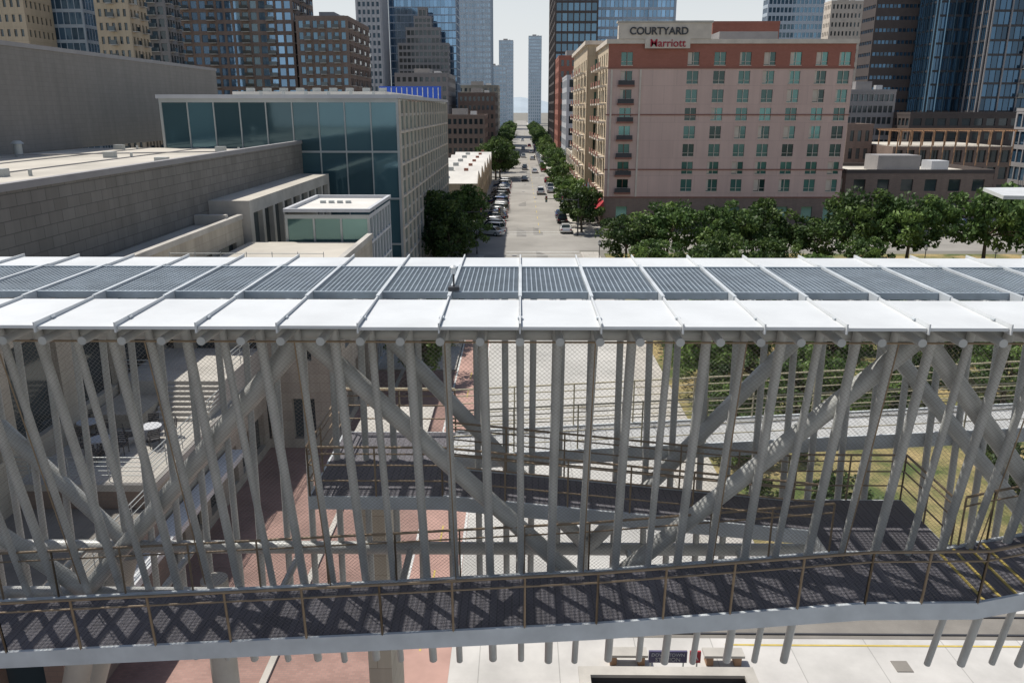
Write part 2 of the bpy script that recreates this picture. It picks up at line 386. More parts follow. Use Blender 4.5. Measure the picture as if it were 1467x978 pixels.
a.build('middle_ramp_railing',BR)
a=MB()
for y in (17.0,18.44): rail(a,[(x,y,z) for x,z in RC],1.5,(.25,.5,.75,.95,1.12),'railp',r=.014)
rail(a,[(-4.37,18.5,12.25),(-1.6,18.5,12.25)],1.5,(1.12,),'railp')
a.build('rear_ramp_railing',BR)
a=MB()
yt,zt,yb,zb=12.95,16.2,14.12,10.7
a.net((-15.3,yb-.0,zb),(15.3,yb,zb),(-15.3,yt,zt),.06,.0042,'wire')
a.cyl((-15.3,yt,zt),(15.3,yt,zt),.018,.018,'rail',8)
for x in np.arange(-14.07,15,PW*2): a.cyl((x,yb,zb),(x,yt,zt),.012,.012,'rail',6)
a.build('wire_mesh_guard',BR)
a=MB()
a.box(-4.25,-3.6,19.0,21.0,0,11.3,'lime'); a.hexa([(-4.2,17.2,11.3),(-3.65,17.2,11.3),(-3.65,21,11.3),(-4.2,21,11.3),(-4.3,17.2,11.94),(-2.4,17.2,11.94),(-2.4,21,11.94),(-4.3,21,11.94)],'conc')
for x in (-6.9,14.3): a.cyl((x,15.7,0),(x,15.7,9.8),.3,.3,'conc',20)
a.cyl((-12.2,15.5,1.0),(-9.3,15.0,9.9),.28,.28,'conc',16); a.cyl((-12.9,16.6,0),(-9.3,16.6,9.9),.28,.28,'conc',16)
a.build('support_piers',BR)
a=MB(); x=-1.22
a.box(x-.1,x+.1,14.25,14.4,ZR+.09,ZR+.16,'dark'); a.cyl((x,14.32,ZR+.12),(x,14.32,ZR+.42),.018,.018,'dark',8)
a.cyl((x,14.32,ZR+.40),(x,14.32,ZR+.52),.05,.045,'white',12); a.cyl((x,14.32,ZR+.52),(x,14.32,ZR+.56),.07,.02,'white',12)
a.build('weather_sensor')
# ---------------------------------------------------------------- convention centre
a=MB()
a.quad((-23.6,5,0),(-23.6,88,0),(-23.6,88,16.35),(-23.6,5,16.35),'block')
a.quad((-70,5,0),(-23.6,5,0),(-23.6,5,16.35),(-70,5,16.35),'block')
a.quad((-70,5,15.9),(-23.6,5,15.9),(-23.6,88,15.9),(-70,88,15.9),'roofp')
a.box(-23.95,-23.5,5,88,16.35,16.7,'greyb')
a.quad((-23.96,5,15.9),(-23.96,88,15.9),(-23.96,88,16.35),(-23.96,5,16.35),'greyb')
a.quad((-47,20,15.95),(-47,129,15.95),(-47,129,25.5),(-47,20,25.5),'block2'); a.quad((-120,20,15.9),(-47,20,15.9),(-47,20,25.5),(-120,20,25.5),'block2')
a.quad((-120,20,25.5),(-47,20,25.5),(-47,129,25.5),(-120,129,25.5),'roofp'); a.box(-47.3,-46.9,20,129.1,25.5,25.9,'greyb')
for (x,y) in ((-44.5,72),(-41,50)):
    a.cyl((x,y,15.9),(x,y,17.0),.35,.35,'frame',12); a.cyl((x,y,17.0),(x,y,17.25),.55,.3,'frame',12)
for (x,y) in ((-28,62),(-36,70),(-30,80),(-42,84),(-33,50)):
    a.box(x,x+.9,y,y+.7,15.9,16.4,'frame'); a.cyl((x+2,y+1,15.9),(x+2,y+1,16.3),.12,.12,'frame',8)
for (y0,y1,x0,x1) in ((30,88,-34,-33.9),(30,88,-40,-39.9)): a.box(x0,x1,y0,y1,15.9,15.98,'greyb')
a.cyl((-46,70,16.1),(-25,78,16.1),.06,.06,'greyb',6)
a.facade((-21,5),(0,1),55,0,12.0,even(55,11,.75,1,1),[(6.2,10.5)],.3,'lime','gdark')
a.quad((-23.6,60,0),(-21,60,0),(-21,60,12),(-23.6,60,12),'lime')
a.quad((-23.6,5,11.9),(-21,5,11.9),(-21,60,11.9),(-23.6,60,11.9),'roofp'); a.box(-21.3,-20.9,5,60,12.0,12.35,'conc'); a.box(-23.58,-21.3,57.5,58,11.9,12.6,'conc')
a.facade((-20.5,60.5),(0,1),26,0,13.3,even(26,9,.8,.5,.5),[(2,5.5),(6.5,12.3)],.4,'conc','gdark'); a.quad((-23.6,60.5,13.3),(-20.5,60.5,13.3),(-20.5,86.5,13.3),(-23.6,86.5,13.3),'roofp')
a.quad((-23.6,60.5,0),(-20.5,60.5,0),(-20.5,60.5,13.3),(-23.6,60.5,13.3),'conc')
a.facade((-20.5,45),(1,0),9.3,0,10.6,even(9.3,3,.5,.5,.5),[(.6,3.2),(5.6,8.2)],.4,'lime','gdark')
a.facade((-11.2,45),(0,1),14.8,0,10.6,even(14.8,5,.6,.5,.5),[(.6,3.6),(5.2,8.6)],.4,'lime','gdark')
a.quad((-20.5,45,10.3),(-11.2,45,10.3),(-11.2,59.8,10.3),(-20.5,59.8,10.3),'roofp')
a.box(-20.5,-11.12,44.9,45.3,10.6,11,'conc'); a.box(-11.5,-11.12,45.3,59.8,10.6,11,'conc')
a.facade((-26,30),(1,0),10.7,0,4.7,even(10.7,4,.7,.4,.4),[(.5,3.8)],.35,'brownb','gdark')
a.facade((-15.3,30),(0,1),15,0,4.7,even(15,6,.7,.4,.4),[(.5,2.6)],.35,'lime','gdark')
a.box(-26,-15.2,29.9,44.98,4.7,5.0,'conc')
a.quad((-26,30,5.006),(-15.3,30,5.006),(-15.3,44.9,5.006),(-26,44.9,5.006),'side')
a.box(-20.9,-15.4,39,44.9,5.0,6.4,'conc'); a.box(-20.9,-18.4,36,38.99,5.0,5.7,'lime')
for i in range(7): a.box(-18.3,-15.6,38.99-.3*(i+1),38.99-.3*i,5.006,6.2-.17*i,'conc')
a.box(-15.19,-14.3,24.5,38,2.7,3.0,'white')
a.facade((-26,22),(1,0),11,0,3.6,even(11,5,.75,.4,.4),[(.3,3.0)],.35,'brownb','gdark'); a.box(-26,-15.2,22,29.88,3.6,3.9,'concd')
a.quad((-15,22,0),(-15,29.9,0),(-15,29.9,3.6),(-15,22,3.6),'brownb')
o=a.build('convention_center')
a=MB()
rail(a,[(-25.5,30.2,5),(-15.5,30.2,5),(-15.5,38.8,5)],1.6,(.3,.5,.7,.9,1.1),'frame')
rail(a,[(-20.8,39.1,6.4),(-18.4,39.1,6.4)],1.6,(.3,.6,.9,1.1),'frame'); rail(a,[(-15.5,39.1,6.4),(-15.5,44.8,6.4)],1.6,(.3,.6,.9,1.1),'frame')
rail(a,[(-20.2,45.2,11),(-11.3,45.2,11)],1.6,(.5,1.0),'frame')
rail(a,[(-25.5,22.3,3.9),(-15.4,22.3,3.9),(-15.4,29.8,3.9)],1.6,(.3,.6,.9,1.1),'frame')
a.build('terrace_railing')
def chair(x,y,z,rot,cm):
    o=bpy.data.objects.new('outdoor_chair',cm); SC.collection.objects.link(o); o.location=(x,y,z); o.rotation_euler=(0,0,rot)
c=MB(); c.box(-.25,.25,-.25,.25,.42,.46,'dark')
for sx in(-.22,.22):
    for sy in (-.22,.22): c.cyl((sx,sy,0),(sx,sy,.43),.02,.02,'dark',6)
    c.cyl((sx,.23,.44),(sx,.32,.95),.02,.02,'dark',6); c.cyl((sx,-.22,.66),(sx,.26,.66),.02,.02,'dark',6); c.cyl((sx,-.22,.44),(sx,-.22,.66),.02,.02,'dark',6)
for i in range(5): c.box(-.22,.22,.24+.014*i,.262+.014*i,.52+i*.09,.58+i*.09,'dark')
o0=c.build('outdoor_chair',None,(-18,33,5.01)); cm=o0.data
t=MB(); t.cyl((0,0,.70),(0,0,.74),.5,.5,'paleb',20); t.cyl((0,0,0.03),(0,0,.7),.04,.04,'dark',8); t.cyl((0,0,0),(0,0,.04),.28,.25,'dark',14)
tm=t.build('outdoor_table',None,(-18.9,33,5.01)).data
for (x,y) in ((-22.5,32.5),(-20.5,35),(-17.3,34.5),(-23.5,36.5)):
    o=bpy.data.objects.new('outdoor_table',tm); SC.collection.objects.link(o); o.location=(x,y,5.01)
    for k in range(4): t_=k*math.pi/2+random.uniform(.2,.7); chair(x+.85*math.cos(t_),y+.85*math.sin(t_),5.01,t_-math.pi/2,cm)
for k in range(3): t_=2+k*1.4; chair(-18.9+.85*math.cos(t_),33+.85*math.sin(t_),5.01,t_-math.pi/2,cm)
# glass hall
a=MB(); H=21.4
xs=even(25.5,9,.955,.2,.2); rows=[(.4,5.4),(5.6,10.4),(10.6,15.4),(15.6,20.6)]
a.facade((-38.5,88),(1,0),25.5,0,H-.4,xs,rows,.12,'frame','gteal')
a.facade((-13,88),(0,1),57,0,H-.4,even(57,16,.9,.3,.3),[(z+.2,z+1.62) for z in np.arange(.3,20,1.725)],.06,'conc','ggreen')
for i in range(17):
    y=88+.3+i*56.4/16; a.box(-12.995,-12.8,y-.08,y+.08,.5,H-.6,'cream')
for z in np.arange(.3,20.8,3.45): a.box(-12.995,-12.86,88.1,144.9,z-.14,z+.1,'cream')
a.quad((-38.5,145,0),(-38.5,88,0),(-38.5,88,H-.4),(-38.5,145,H-.4),'frame')
a.quad((-38.5,88,H-.4),(-13,88,H-.4),(-13,145,H-.4),(-38.5,145,H-.4),'roofw')
for q in ((-38.7,-12.7,87.8,88.2),(-38.7,-12.7,144.8,145.2)): a.box(q[0],q[1],q[2],q[3],H-.4,H,'paleb')
a.box(-13.1,-12.7,88.2,144.8,H-.4,H,'paleb'); a.box(-38.7,-38.3,88.2,144.8,H-.4,H,'paleb')
a.box(-34,-16,98,135,H-.4,H+.5,'roofw')
for i in range(9): a.box(-33+i*2,-32.2+i*2,100,100.9,H+.5,H+.95,'frame')
for i in range(6): a.cyl((-30+i*2.6,96,H-.4),(-30+i*2.6,96,H+.5),.2,.2,'frame',10)
a.build('glass_hall')
a=MB(); a.box(-23.6,-13.3,139,139.15,H-.2,H+2.1,'blue')
for i in range(12): a.box(-23.4+i*.87,-23.25+i*.87,138.93,138.995,H,H+1.9,'paintw')
for i in range(6): a.box(-23.5+i*2,-23.4+i*2,139.16,139.3,H-.4,H+2,'dark')
a.build('rooftop_banner')
a=MB(); 
a.facade((-17.8,60.2),(1,0),6.4,0,12.3,even(6.4,3,.93,.1,.1),[(.3,2.7),(2.9,5.3),(5.5,7.9),(8.1,10.0),(10.2,12.0)],.08,'frame','ggreen')
a.facade((-11.4,60.2),(0,1),10,0,12.3,even(10,7,.8,.1,.1),[(.3,2.7),(2.9,5.3),(5.5,7.9),(8.1,10.0),(10.2,12.0)],.15,'paleb','ggreen')
a.quad((-17.8,70.2,0),(-17.8,60.2,0),(-17.8,60.2,12.3),(-17.8,70.2,12.3),'frame')
roofcap(a,-17.8,-11.4,60.2,70.2,12.75,'roofw','paleb',.25,.2,.08)
for i in range(4): a.box(-16.5+i*.7,-16.1+i*.7,66,66.4,12.5,12.7,'frame')
a.build('glass_pavilion')
# ---------------------------------------------------------------- hotel
HT=empty('hotel_building'); a=MB()
zc=[27.9-2.95*i for i in range(8)]
zw=sorted([(c-1.0,c+1.0) for c in zc]); zw=[(1.0,3.6)]+zw
xc=[17.6,28.6,33.0,37.2,41.2,45.5,49.8,53.6]
xw=[(c-14.5-.95,c-14.5+.95) for c in xc]
bands=[(5.2,'brownb'),(26.4,'pinkw'),(1e9,'redb')]
a.facade((14.5,140),(1,0),40.7,0,30.2,xw,zw,.22,'pinkw','gwin',bands)
a.facade((55.2,140),(0,1),20,0,30.2,even(20,5,.4),zw,.22,'pinkw','gwin',bands)
a.facade((14.5,160),(0,-1),20,0,30.2,even(20,5,.4,.5,.5),zw,.22,'tan','gwin',[(5.2,'brownb'),(1e9,'tan')])
a.quad((55.2,160,0),(14.5,160,0),(14.5,160,30.2),(55.2,160,30.2),'pinkw')
roofcap(a,14.5,55.2,140,160,30.9,'roofp','cream',.7,.4,.35)
for z in (26.4,18.95,9.9,5.2): a.box(14.35,55.35,139.88,139.997,z-.1,z+.1,'redc'); 
for c in xc:
    for z in zc:
        a.box(c-.04,c+.04,140.02,140.21,z-1.0,z+1.0,'redc' if c==17.6 else 'cream')
        a.box(c-1.0,c+1.0,139.9,139.997,z-1.14,z-1.03,'cream'); a.box(c-.95,c+.95,140.12,140.2,z-.5,z-.44,'cream')
        if random.random()<.45: a.box(c-.94,c-.94+random.uniform(.3,1.0),140.205,140.215,z-.9,z+.97,'cream')
for z in zc[1:]:
    a.box(16.2,19.0,139.55,139.997,z-1.5,z-1.2,'redc'); a.box(16.25,18.95,139.5,139.56,z-1.2,z-.5,'dark')
a.box(19.8,20.1,139.85,139.998,5.3,26.2,'cream'); a.box(15.0,15.3,139.85,139.998,5.3,26.2,'cream')
a.box(16.0,31.2,139.55,141,30.92,33.4,'cream'); a.box(15.8,31.4,139.4,141.2,33.4,33.7,'conc')
a.box(20.4,27.8,139.4,139.6,29.45,30.95,'cream')
a.box(34,44,146,154,30.2,32.6,'greyb'); a.box(20,30,148,157,30.2,34.2,'cream')
for i in range(8): a.box(45+i*1.1,45.7+i*1.1,147,148,30.2,31.3,'paleb')
a.build('hotel_main',HT)
a=MB()
a.facade((12.6,200),(0,-1),40,0,31.5,even(40,9,.45,.5,.5),zw,.3,'tan','gwin'); a.facade((12.6,160.2),(1,0),8,0,31.5,even(8,2,.45,.5,.5),zw,.3,'tan','gwin')
roofcap(a,12.6,24,160.2,200,32.2,'roofp','cream',.7,.4,.5)
for y in (142,147,152,157): 
    for z in zc: a.box(13.3,14.497,y-.1,y+2.2,z-1.5,z-1.2,'cream'); a.box(13.3,13.36,y-.1,y+2.2,z-1.2,z-.4,'redc')
for y in (164,172,180,188):
    for z in zc: a.box(11.5,12.597,y,y+3,z-1.5,z-1.2,'cream'); a.box(11.5,11.56,y,y+3,z-1.2,z-.4,'redc')
a.build('hotel_wing',HT)
a=MB()
for (y) in (139,144,149): a.hexa([(12.4,y,3.2),(14.4,y,3.2),(14.4,y+3.2,3.2),(12.4,y+3.2,3.2),(13.3,y,3.3),(14.4,y,4.6),(14.4,y+3.2,4.6),(13.3,y+3.2,3.3)],'red')
a.box(12.2,14.4,152,160,4.2,4.9,'redc')
a.build('hotel_awnings',HT)
def text(body,width,loc,k,parent,name,rot=(math.pi/2,0,0),ext=.05,bold=0):
    c=bpy.data.curves.new(name,'FONT'); c.body=body; c.extrude=ext; c.offset=bold; c.align_x='CENTER'; c.size=1
    o=bpy.data.objects.new(name,c); SC.collection.objects.link(o); c.materials.append(M[k])
    bpy.context.view_layer.update(); c.size=width/max(o.dimensions.x,.01); o.location=loc; o.rotation_euler=rot
    o.parent=parent; return o
text('COURTYARD',9.6,(22.6,139.45,31.6),'dark',HT,'sign_letters_top',ext=.08,bold=.035)
text('Marriott',5.8,(24.1,139.33,29.7),'redlet',HT,'sign_letters_bottom',ext=.05,bold=.01)
a=MB(); a.cyl((12.8,140,4),(11.6,138.6,8),.04,.03,'frame',6)
for i in range(6): a.quad((11.7-.25*i,138.7,7.6-.15*i-1),(11.45-.25*i,138.7,7.45-.15*i-1),(11.45-.25*i,138.7,7.75-.15*i),(11.7-.25*i,138.7,7.9-.15*i),'red' if i%2 else 'paintw')
a.build('flag_on_pole')
# ---------------------------------------------------------------- towers
tower('tan_hotel_tower',-145,-116.6,200,212,62,17,6,3.2,'tan','gdark',.45,.5)
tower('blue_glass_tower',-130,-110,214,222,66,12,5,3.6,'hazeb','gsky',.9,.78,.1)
tower('tan_brick_tower',-103,-94.7,206,216,60,5,5,3.2,'tan','gdark',.5,.55,balc=[2])
tower('dark_apartment_tower',-112,-98.3,236,246,64,6,5,3.2,'greyb','gdark',.75,.65,balc=[3,4])
tower('condo_tower',-104.7,-70,262,288,82,13,9,3.3,'brownb','gsky',.72,.66,balc=[0,3,7,10])
tower('brick_condo_tower',-67.5,-51.8,255,290,46.5,7,12,3.3,'brownb','gblue',.6,.6,balc=[1,3,5])
tower('white_striped_tower',-77,-65.5,400,420,110,5,7,3.4,'paleb','gblue',.55,.6,fins=1)
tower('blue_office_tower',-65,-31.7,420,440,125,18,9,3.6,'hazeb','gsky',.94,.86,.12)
tower('stepped_tower_reflection',-59,-34.5,405,412,50,12,4,2.9,'greyb','gdark',.76,.62,mech=False,tiers=[(4,57),(8,62),(10,66)])  # added solid imitating a stepped tower reflected in the blue office glass
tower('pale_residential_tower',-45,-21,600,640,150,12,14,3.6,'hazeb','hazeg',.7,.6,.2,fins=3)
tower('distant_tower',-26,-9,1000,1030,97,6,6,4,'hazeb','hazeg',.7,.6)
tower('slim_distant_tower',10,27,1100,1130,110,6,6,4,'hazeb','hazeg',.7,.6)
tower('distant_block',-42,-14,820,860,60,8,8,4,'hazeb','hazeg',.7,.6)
tower('brown_midrise',-31,-13,300,330,17.8,9,9,3.6,'brownb','gdark',.6,.55)
tower('brown_upper_midrise',-27,-11,358,400,26.5,8,9,3.6,'brownb','gdark',.55,.5)
tower('tan_block',-34,-12,450,480,32,8,9,3.6,'lime','gdark',.5,.5)
tower('grey_infill_block',-52,-30,345,385,34,9,9,3.6,'greyb','gdark',.6,.5)
tower('red_brick_office_tower',13.5,24,300,328,38,5,10,3.6,'redb','gdark',.5,.55)
tower('glass_street_tower',13.2,30,332,400,90,7,22,3.8,'darkb','gblue',.8,.75,.15)
tower('white_grid_tower',14.4,24,262,290,30,4,9,3.5,'paleb','gdark',.6,.6)
tower('wide_glass_tower',20,62,345,370,92,24,12,3.6,'hazeb','gsky',.82,.72,.15,fins=6)
tower('streetfront_shop',14.4,20,205,258,8,3,14,4,'lime','gdark',.6,.6)
tower('red_rooftop_block',46,62,205,225,40,1,1,30,'redb','redb',.2,.2,mech=False)
tower('glass_midtown_tower',114.7,141,400,408,70,14,4,3.6,'hazeb','gblue',.75,.6,.2)
tower('tan_midtown_tower',126,139,350,358,62,8,4,3.4,'cream','gdark',.45,.5)
tower('brown_slab_tower',108,122,262,272,90,11,7,3.4,'darkb','gnavy',.8,.3,.15)
tower('blue_highrise',121,131,250,261,100,8,8,3.8,'dark','gnavy',.93,.84,.12,fins=2,pan='gblue')
tower('corner_highrise',130,175,238,248,100,26,8,3.8,'dark','gnavy',.93,.84,.12,fins=3,pan='greyb',balc=[6,12])
tower('dark_midrise',89,104,232,240,25,10,5,2.9,'greyb','gdark',.75,.6)
tower('podium_building',104,170,222,234,19,20,5,4,'darkb','gdark',.7,.5,mech=False)
tower('brown_brick_building',75,81,190,200,16.6,3,4,3.6,'brownb','gdark',.5,.6,mech=False)
tower('low_brown_building',60,87,150,170,9.2,6,4,4,'brownb','gdark',.5,.5,roof='roofp',cop='darkb')
tower('glass_fronted_building',113,140,172,190,20,11,8,4,'greyb','gnavy',.85,.75)
tower('north_apartment_block',-210,-160,230,260,50,14,8,3.2,'lime','gdark',.5,.5)
a=MB(); a.facade((81.5,180),(1,0),26,0,12,even(26,10,.7),[(1,3.8),(5,7.6),(8.6,11.2)],.4,'brownb','gdark'); a.quad((81.5,205,0),(81.5,180,0),(81.5,180,12),(81.5,205,12),'brownb')
a.quad((81.5,180,12),(107.5,180,12),(107.5,205,12),(81.5,205,12),'roofp')
for i in range(11): 
    x=81.6+i*2.5
    for y in (178.5,183,188): a.box(x,x+.2,y,y+.2,8 if y<180 else 12.01,15.2,'timber')
    a.box(x,x+.2,178,189,15.2,15.5,'timber')
for j in range(14): a.box(81,108,178+j*.8,178.15+j*.8,15.503,15.65,'timber')
a.build('pergola_building')
a=MB()
for i in range(6):
    y0=150+i*14; y1=y0+13.2
    a.facade((-18,y0),(1,0),10,0,6.6,even(10,3,.5),[(1,4.4)],.3,'tan','gdark'); a.facade((-8.2,y0),(0,1),13.2,0,6.6,even(13.2,4,.6),[(.5,3),(4,5.6)],.3,'tan','gdark')
    a.quad((-18,y0,6.6),(-8.0,y0,6.6),(-8.0,(y0+y1)/2,8.4),(-18,(y0+y1)/2,8.4),'roofw'); a.quad((-18,(y0+y1)/2,8.4),(-8.0,(y0+y1)/2,8.4),(-8.0,y1,6.6),(-18,y1,6.6),'roofw')
    n=len(a.v); a.v+=[(-8.1,y0,6.6),(-8.1,y1,6.6),(-8.1,(y0+y1)/2,8.6)]; a.f.append((n,n+1,n+2)); a.m.append(a.mi('tan')); a.sm.append(False)
    a.box(-15,-13.8,y0+3,y0+4,7.2,8.4,'frame'); a.box(-11,-10.2,y0+8,y0+9,7.0,8.8,'redc')
a.build('shop_row')
a=MB(); a.hexa([(46.5,78,11.6),(75,74,11.6),(75,88,11.6),(49,86,11.6),(46.5,78,11.95),(75,74,11.95),(75,88,11.95),(49,86,11.95)],'white')
for x in (52,60,68): a.cyl((x,81,0),(x,81,11.6),.2,.2,'post',12)
a.build('station_canopy')
a=MB(); n=60; prev=None
for i in range(n+1):
    x=-3000+i*100; h=50+22*math.sin(i*.5)+12*math.sin(i*1.3)
    cur=((x,3800,-1),(x,4300,h))
    if prev: a.quad(prev[0],cur[0],cur[1],prev[1],'hill',True)
    prev=cur
a.build('hills')
# ---------------------------------------------------------------- trees
def tree_mesh(name,h,r,seed,nc,nl,ls):
    rg=np.random.RandomState(seed); mb=MB()
    th=h*.42; mb.cyl((0,0,-.1),(rg.uniform(-.2,.2),rg.uniform(-.2,.2),th),.03*h,.018*h,'bark',8)
    C=[]
    while len(C)<nc:
        p=rg.uniform(-1,1,3)
        d=np.linalg.norm(p)
        if d<1 and d>.35 and p[2]>-.8:
            wob=1+.27*math.sin(3*math.atan2(p[1],p[0])+seed)
            C.append((p[0]*r*wob,p[1]*r*wob,h*.58+p[2]*h*.38*(1+.2*math.sin(4*p[0]+seed))))
    for i in range(0,min(nc,36),3):
        c=C[i]; mid=(c[0]*.4,c[1]*.4,th+(c[2]-th)*.35)
        mb.cyl((0,0,th*.85),mid,.012*h,.008*h,'bark',6); mb.cyl(mid,c,.008*h,.003*h,'bark',5)
    V=[];Fm=[]
    ki=[mb.mi('leafA'),mb.mi('leafB'),mb.mi('leafC')]
    for c in C:
        k=ki[rg.choice(3,p=[.35,.4,.25])]; s=r*rg.uniform(.13,.24)
        P=rg.normal(0,1,(nl,3)); P/=np.linalg.norm(P,axis=1)[:,None]+1e-6; P*=(rg.uniform(.25,1,(nl,1))**.5)*s*1.25; P[:,2]*=.7; P+=np.array(c)
        a1=rg.normal(0,1,(nl,3)); a1/=np.linalg.norm(a1,axis=1)[:,None]
        b1=np.cross(a1,rg.normal(0,1,(nl,3))); b1/=np.linalg.norm(b1,axis=1)[:,None]+1e-6
        sz=ls*rg.uniform(.6,1.3,(nl,1)); a1*=sz; b1*=sz*.6
        Q=np.stack([P-a1,P+b1,P+a1,P-b1],1).reshape(-1,3); V.append(Q); Fm+=[k]*nl
    V=np.concatenate(V); o=len(mb.v); mb.v+=[tuple(q) for q in V.tolist()]
    for i in range(len(Fm)): mb.f.append((o+4*i,o+4*i+1,o+4*i+2,o+4*i+3)); mb.m.append(Fm[i]); mb.sm.append(False)
    ob=mb.build(name); me=ob.data; bpy.data.objects.remove(ob); return me
TN=[tree_mesh('oak_tree',8,4.2,s,70,90,.20) for s in (1,2,3)]
TF=[tree_mesh('live_oak',8.5,4.8,s,70,72,.27) for s in (11,12,13,14)]
TS=[tree_mesh('small_tree',5,2.3,s,36,75,.17) for s in (21,22)]
def put(ms,nm,x,y,s=1,sz=None):
    o=bpy.data.objects.new(nm,random.choice(ms)); SC.collection.objects.link(o); o.location=(x,y,0); o.rotation_euler=(0,0,random.uniform(0,6.28))
    o.scale=(s,s,s*(sz or random.uniform(.9,1.1)))
for (x,y,s) in ((13.5,56,.8),(18,60,.9),(14,66,.95),(23,57,.85),(25,66,1),(31,60,.95),(37,66,1),(42,58,.9),(19,74,1),(27,52,.6),(34,53,.7),(52,60,.9),(14,49,.6),(18.5,50,.65),(22.5,49,.55),(12.8,44,.5)): put(TN,'oak_tree',x,y,s)
for (x,y,s) in ((-7.6,58,.62),(-7.4,67,.6),(-7.8,77,.65)): put(TN,'oak_tree',x,y,s)
for (x,y,s,sz) in ((14.0,104,.82,.95),(19.8,107,.92,1.05),(26.3,105,1.0,1.0),(32.8,107,.92,1.0),(38.6,104,.85,.9),(45.4,107,1.05,1.1),(51.2,105,.98,1.12),(60.8,104,1.08,1.2),(68.2,107,.92,1.1),(75.5,104,.98,1.0),(83,108,1,1)): put(TF,'live_oak',x,y,s,sz)
for (x,y,s) in ((16.5,97,.6),(24,96,.66),(31,98,.6),(42,97,.62),(64.5,96,.6)): put(TF,'live_oak',x,y,s,.95)
for (x,y,s) in ((-10.5,119,.95),(-8.6,130,.85),(-12,110,.95),(-10.5,141,.75),(-8.9,102,.72),(-8.2,112,.7)): put(TF,'live_oak',x,y,s)
for y in (133,138,145,152,160,169,180,192,207,222,240): put(TS,'small_tree',10.2+random.uniform(-.5,.5),y,random.uniform(1.2,1.55))
for (x,y,s) in ((-7.2,236,1.25),(-6.2,244,1.2),(-8,266,1.2),(-7.5,285,1.1)): put(TF,'live_oak',x,y,s)
for y in range(305,760,24): put(TF,'live_oak',-9.2,y,1.05); put(TF,'live_oak',11.6,y+9,1.0)
for y in (262,276,290): put(TF,'live_oak',11.6,y,.85)
for (x,y) in ((92,120),(101,132),(112,126),(88,140)): put(TF,'live_oak',x,y,.8)
sh=tree_mesh('shrub',1.8,1.3,31,26,60,.10)
for i in range(40):
    x,y=random.choice([(random.uniform(12,18),random.uniform(36,50)),(random.uniform(12,45),random.uniform(46,53)),(random.uniform(26,34),random.uniform(33.5,44))])
    put([sh],'shrub',x,y,random.uniform(.5,1.2))
# ---------------------------------------------------------------- cars
def car_mesh(key,suv):
    mb=MB(); k=key
    top=[(-2.22,.32),(-2.28,.62),(-2.15,.9),(-1.5,.98),(1.0,.95),(1.95,.8),(2.22,.6),(2.2,.32)]
    if suv: top=[(-2.25,.4),(-2.3,.7),(-2.22,1.05),(-1.5,1.08),(1.0,1.05),(2.0,.93),(2.25,.7),(2.22,.4)]
    L=[]
    for x,s in ((-.9,.9),(-.8,1),(.8,1),(.9,.9)):
        o=len(mb.v); L.append(o)
        for (y,z) in top: mb.v.append((x,y*(.985 if s<1 else 1),.35+(z-.35)*s if z>.5 else z))
    i=mb.mi(k);n=len(top)
    for a_,b_ in zip(L,L[1:]):
        for j in range(n): mb.f.append((a_+j,a_+(j+1)%n,b_+(j+1)%n,b_+j)); mb.m.append(i); mb.sm.append(False)
    mb.f.append(tuple(L[0]+j for j in reversed(range(n)))); mb.m.append(i); mb.sm.append(False)
    mb.f.append(tuple(L[3]+j for j in range(n))); mb.m.append(i); mb.sm.append(False)
    zb=top[3][1]-.03; zt=1.72 if suv else 1.43; yb0,yb1,yt0,yt1=(-2.1,1.05,-1.85,.35) if suv else (-1.75,1.05,-1.05,.3)
    mb.hexa([(-.8,yb0,zb),(.8,yb0,zb),(.8,yb1,zb),(-.8,yb1,zb),(-.62,yt0,zt),(.62,yt0,zt),(.62,yt1,zt),(-.62,yt1,zt)],'gdark')
    mb.hexa([(-.64,yt0-.03,zt),(.64,yt0-.03,zt),(.64,yt1+.03,zt),(-.64,yt1+.03,zt),(-.55,yt0+.08,zt+.06),(.55,yt0+.08,zt+.06),(.55,yt1-.1,zt+.06),(-.55,yt1-.1,zt+.06)],k)
    for s in (-1,1):
        for (ya,yc) in ((yb0,yt0),(yb1,yt1),(-.4,-.35)): mb.cyl((s*.81,ya,zb),(s*.63,yc,zt+.02),.04,.035,k,6)
        for y in (-1.4,1.4):
            mb.cyl((s*.72,y,.33),(s*.925,y,.33),.33,.33,'black',16); mb.cyl((s*.92,y,.33),(s*.94,y,.33),.2,.18,'frame',12)
        mb.box(s*.78-.14,s*.78+.14,2.12,2.26,.6,.74,'paintw'); mb.box(s*.76-.12,s*.76+.12,-2.31,-2.2,.66,.84,'red')
        mb.box(s*.98-.08,s*.98+.08,.75,.9,zb,zb+.14,k)
    mb.box(-.6,.6,2.17,2.25,.4,.55,'dark'); mb.box(-.3,.3,-2.33,-2.27,.5,.62,'paintw')
    ob=mb.build('parked_car'); me=ob.data; bpy.data.objects.remove(ob); return me
for nme,c in (('cw',(.62,.62,.62)),('cb',(.02,.02,.025)),('cg',(.22,.23,.24)),('cr',(.30,.03,.03)),('cbl',(.04,.08,.2)),('cs',(.38,.39,.40))):
    M[nme]=mat('car_paint_'+nme,c,.25,.3,var=.03,spec=.6)
CM=[car_mesh(k,s) for k in ('cw','cb','cg','cr','cbl','cs') for s in (0,1)]
def car(x,y,rot,nm='parked_car',i=None):
    o=bpy.data.objects.new(nm,CM[i] if i is not None else random.choice(CM)); SC.collection.objects.link(o); o.location=(x,y,.008); o.rotation_euler=(0,0,math.radians(rot))
idx=[0,1,3,10,0,5,2,8,4,0,11,1,3,6,9,0,2,10,5,1,3,0,4,8,2,1]
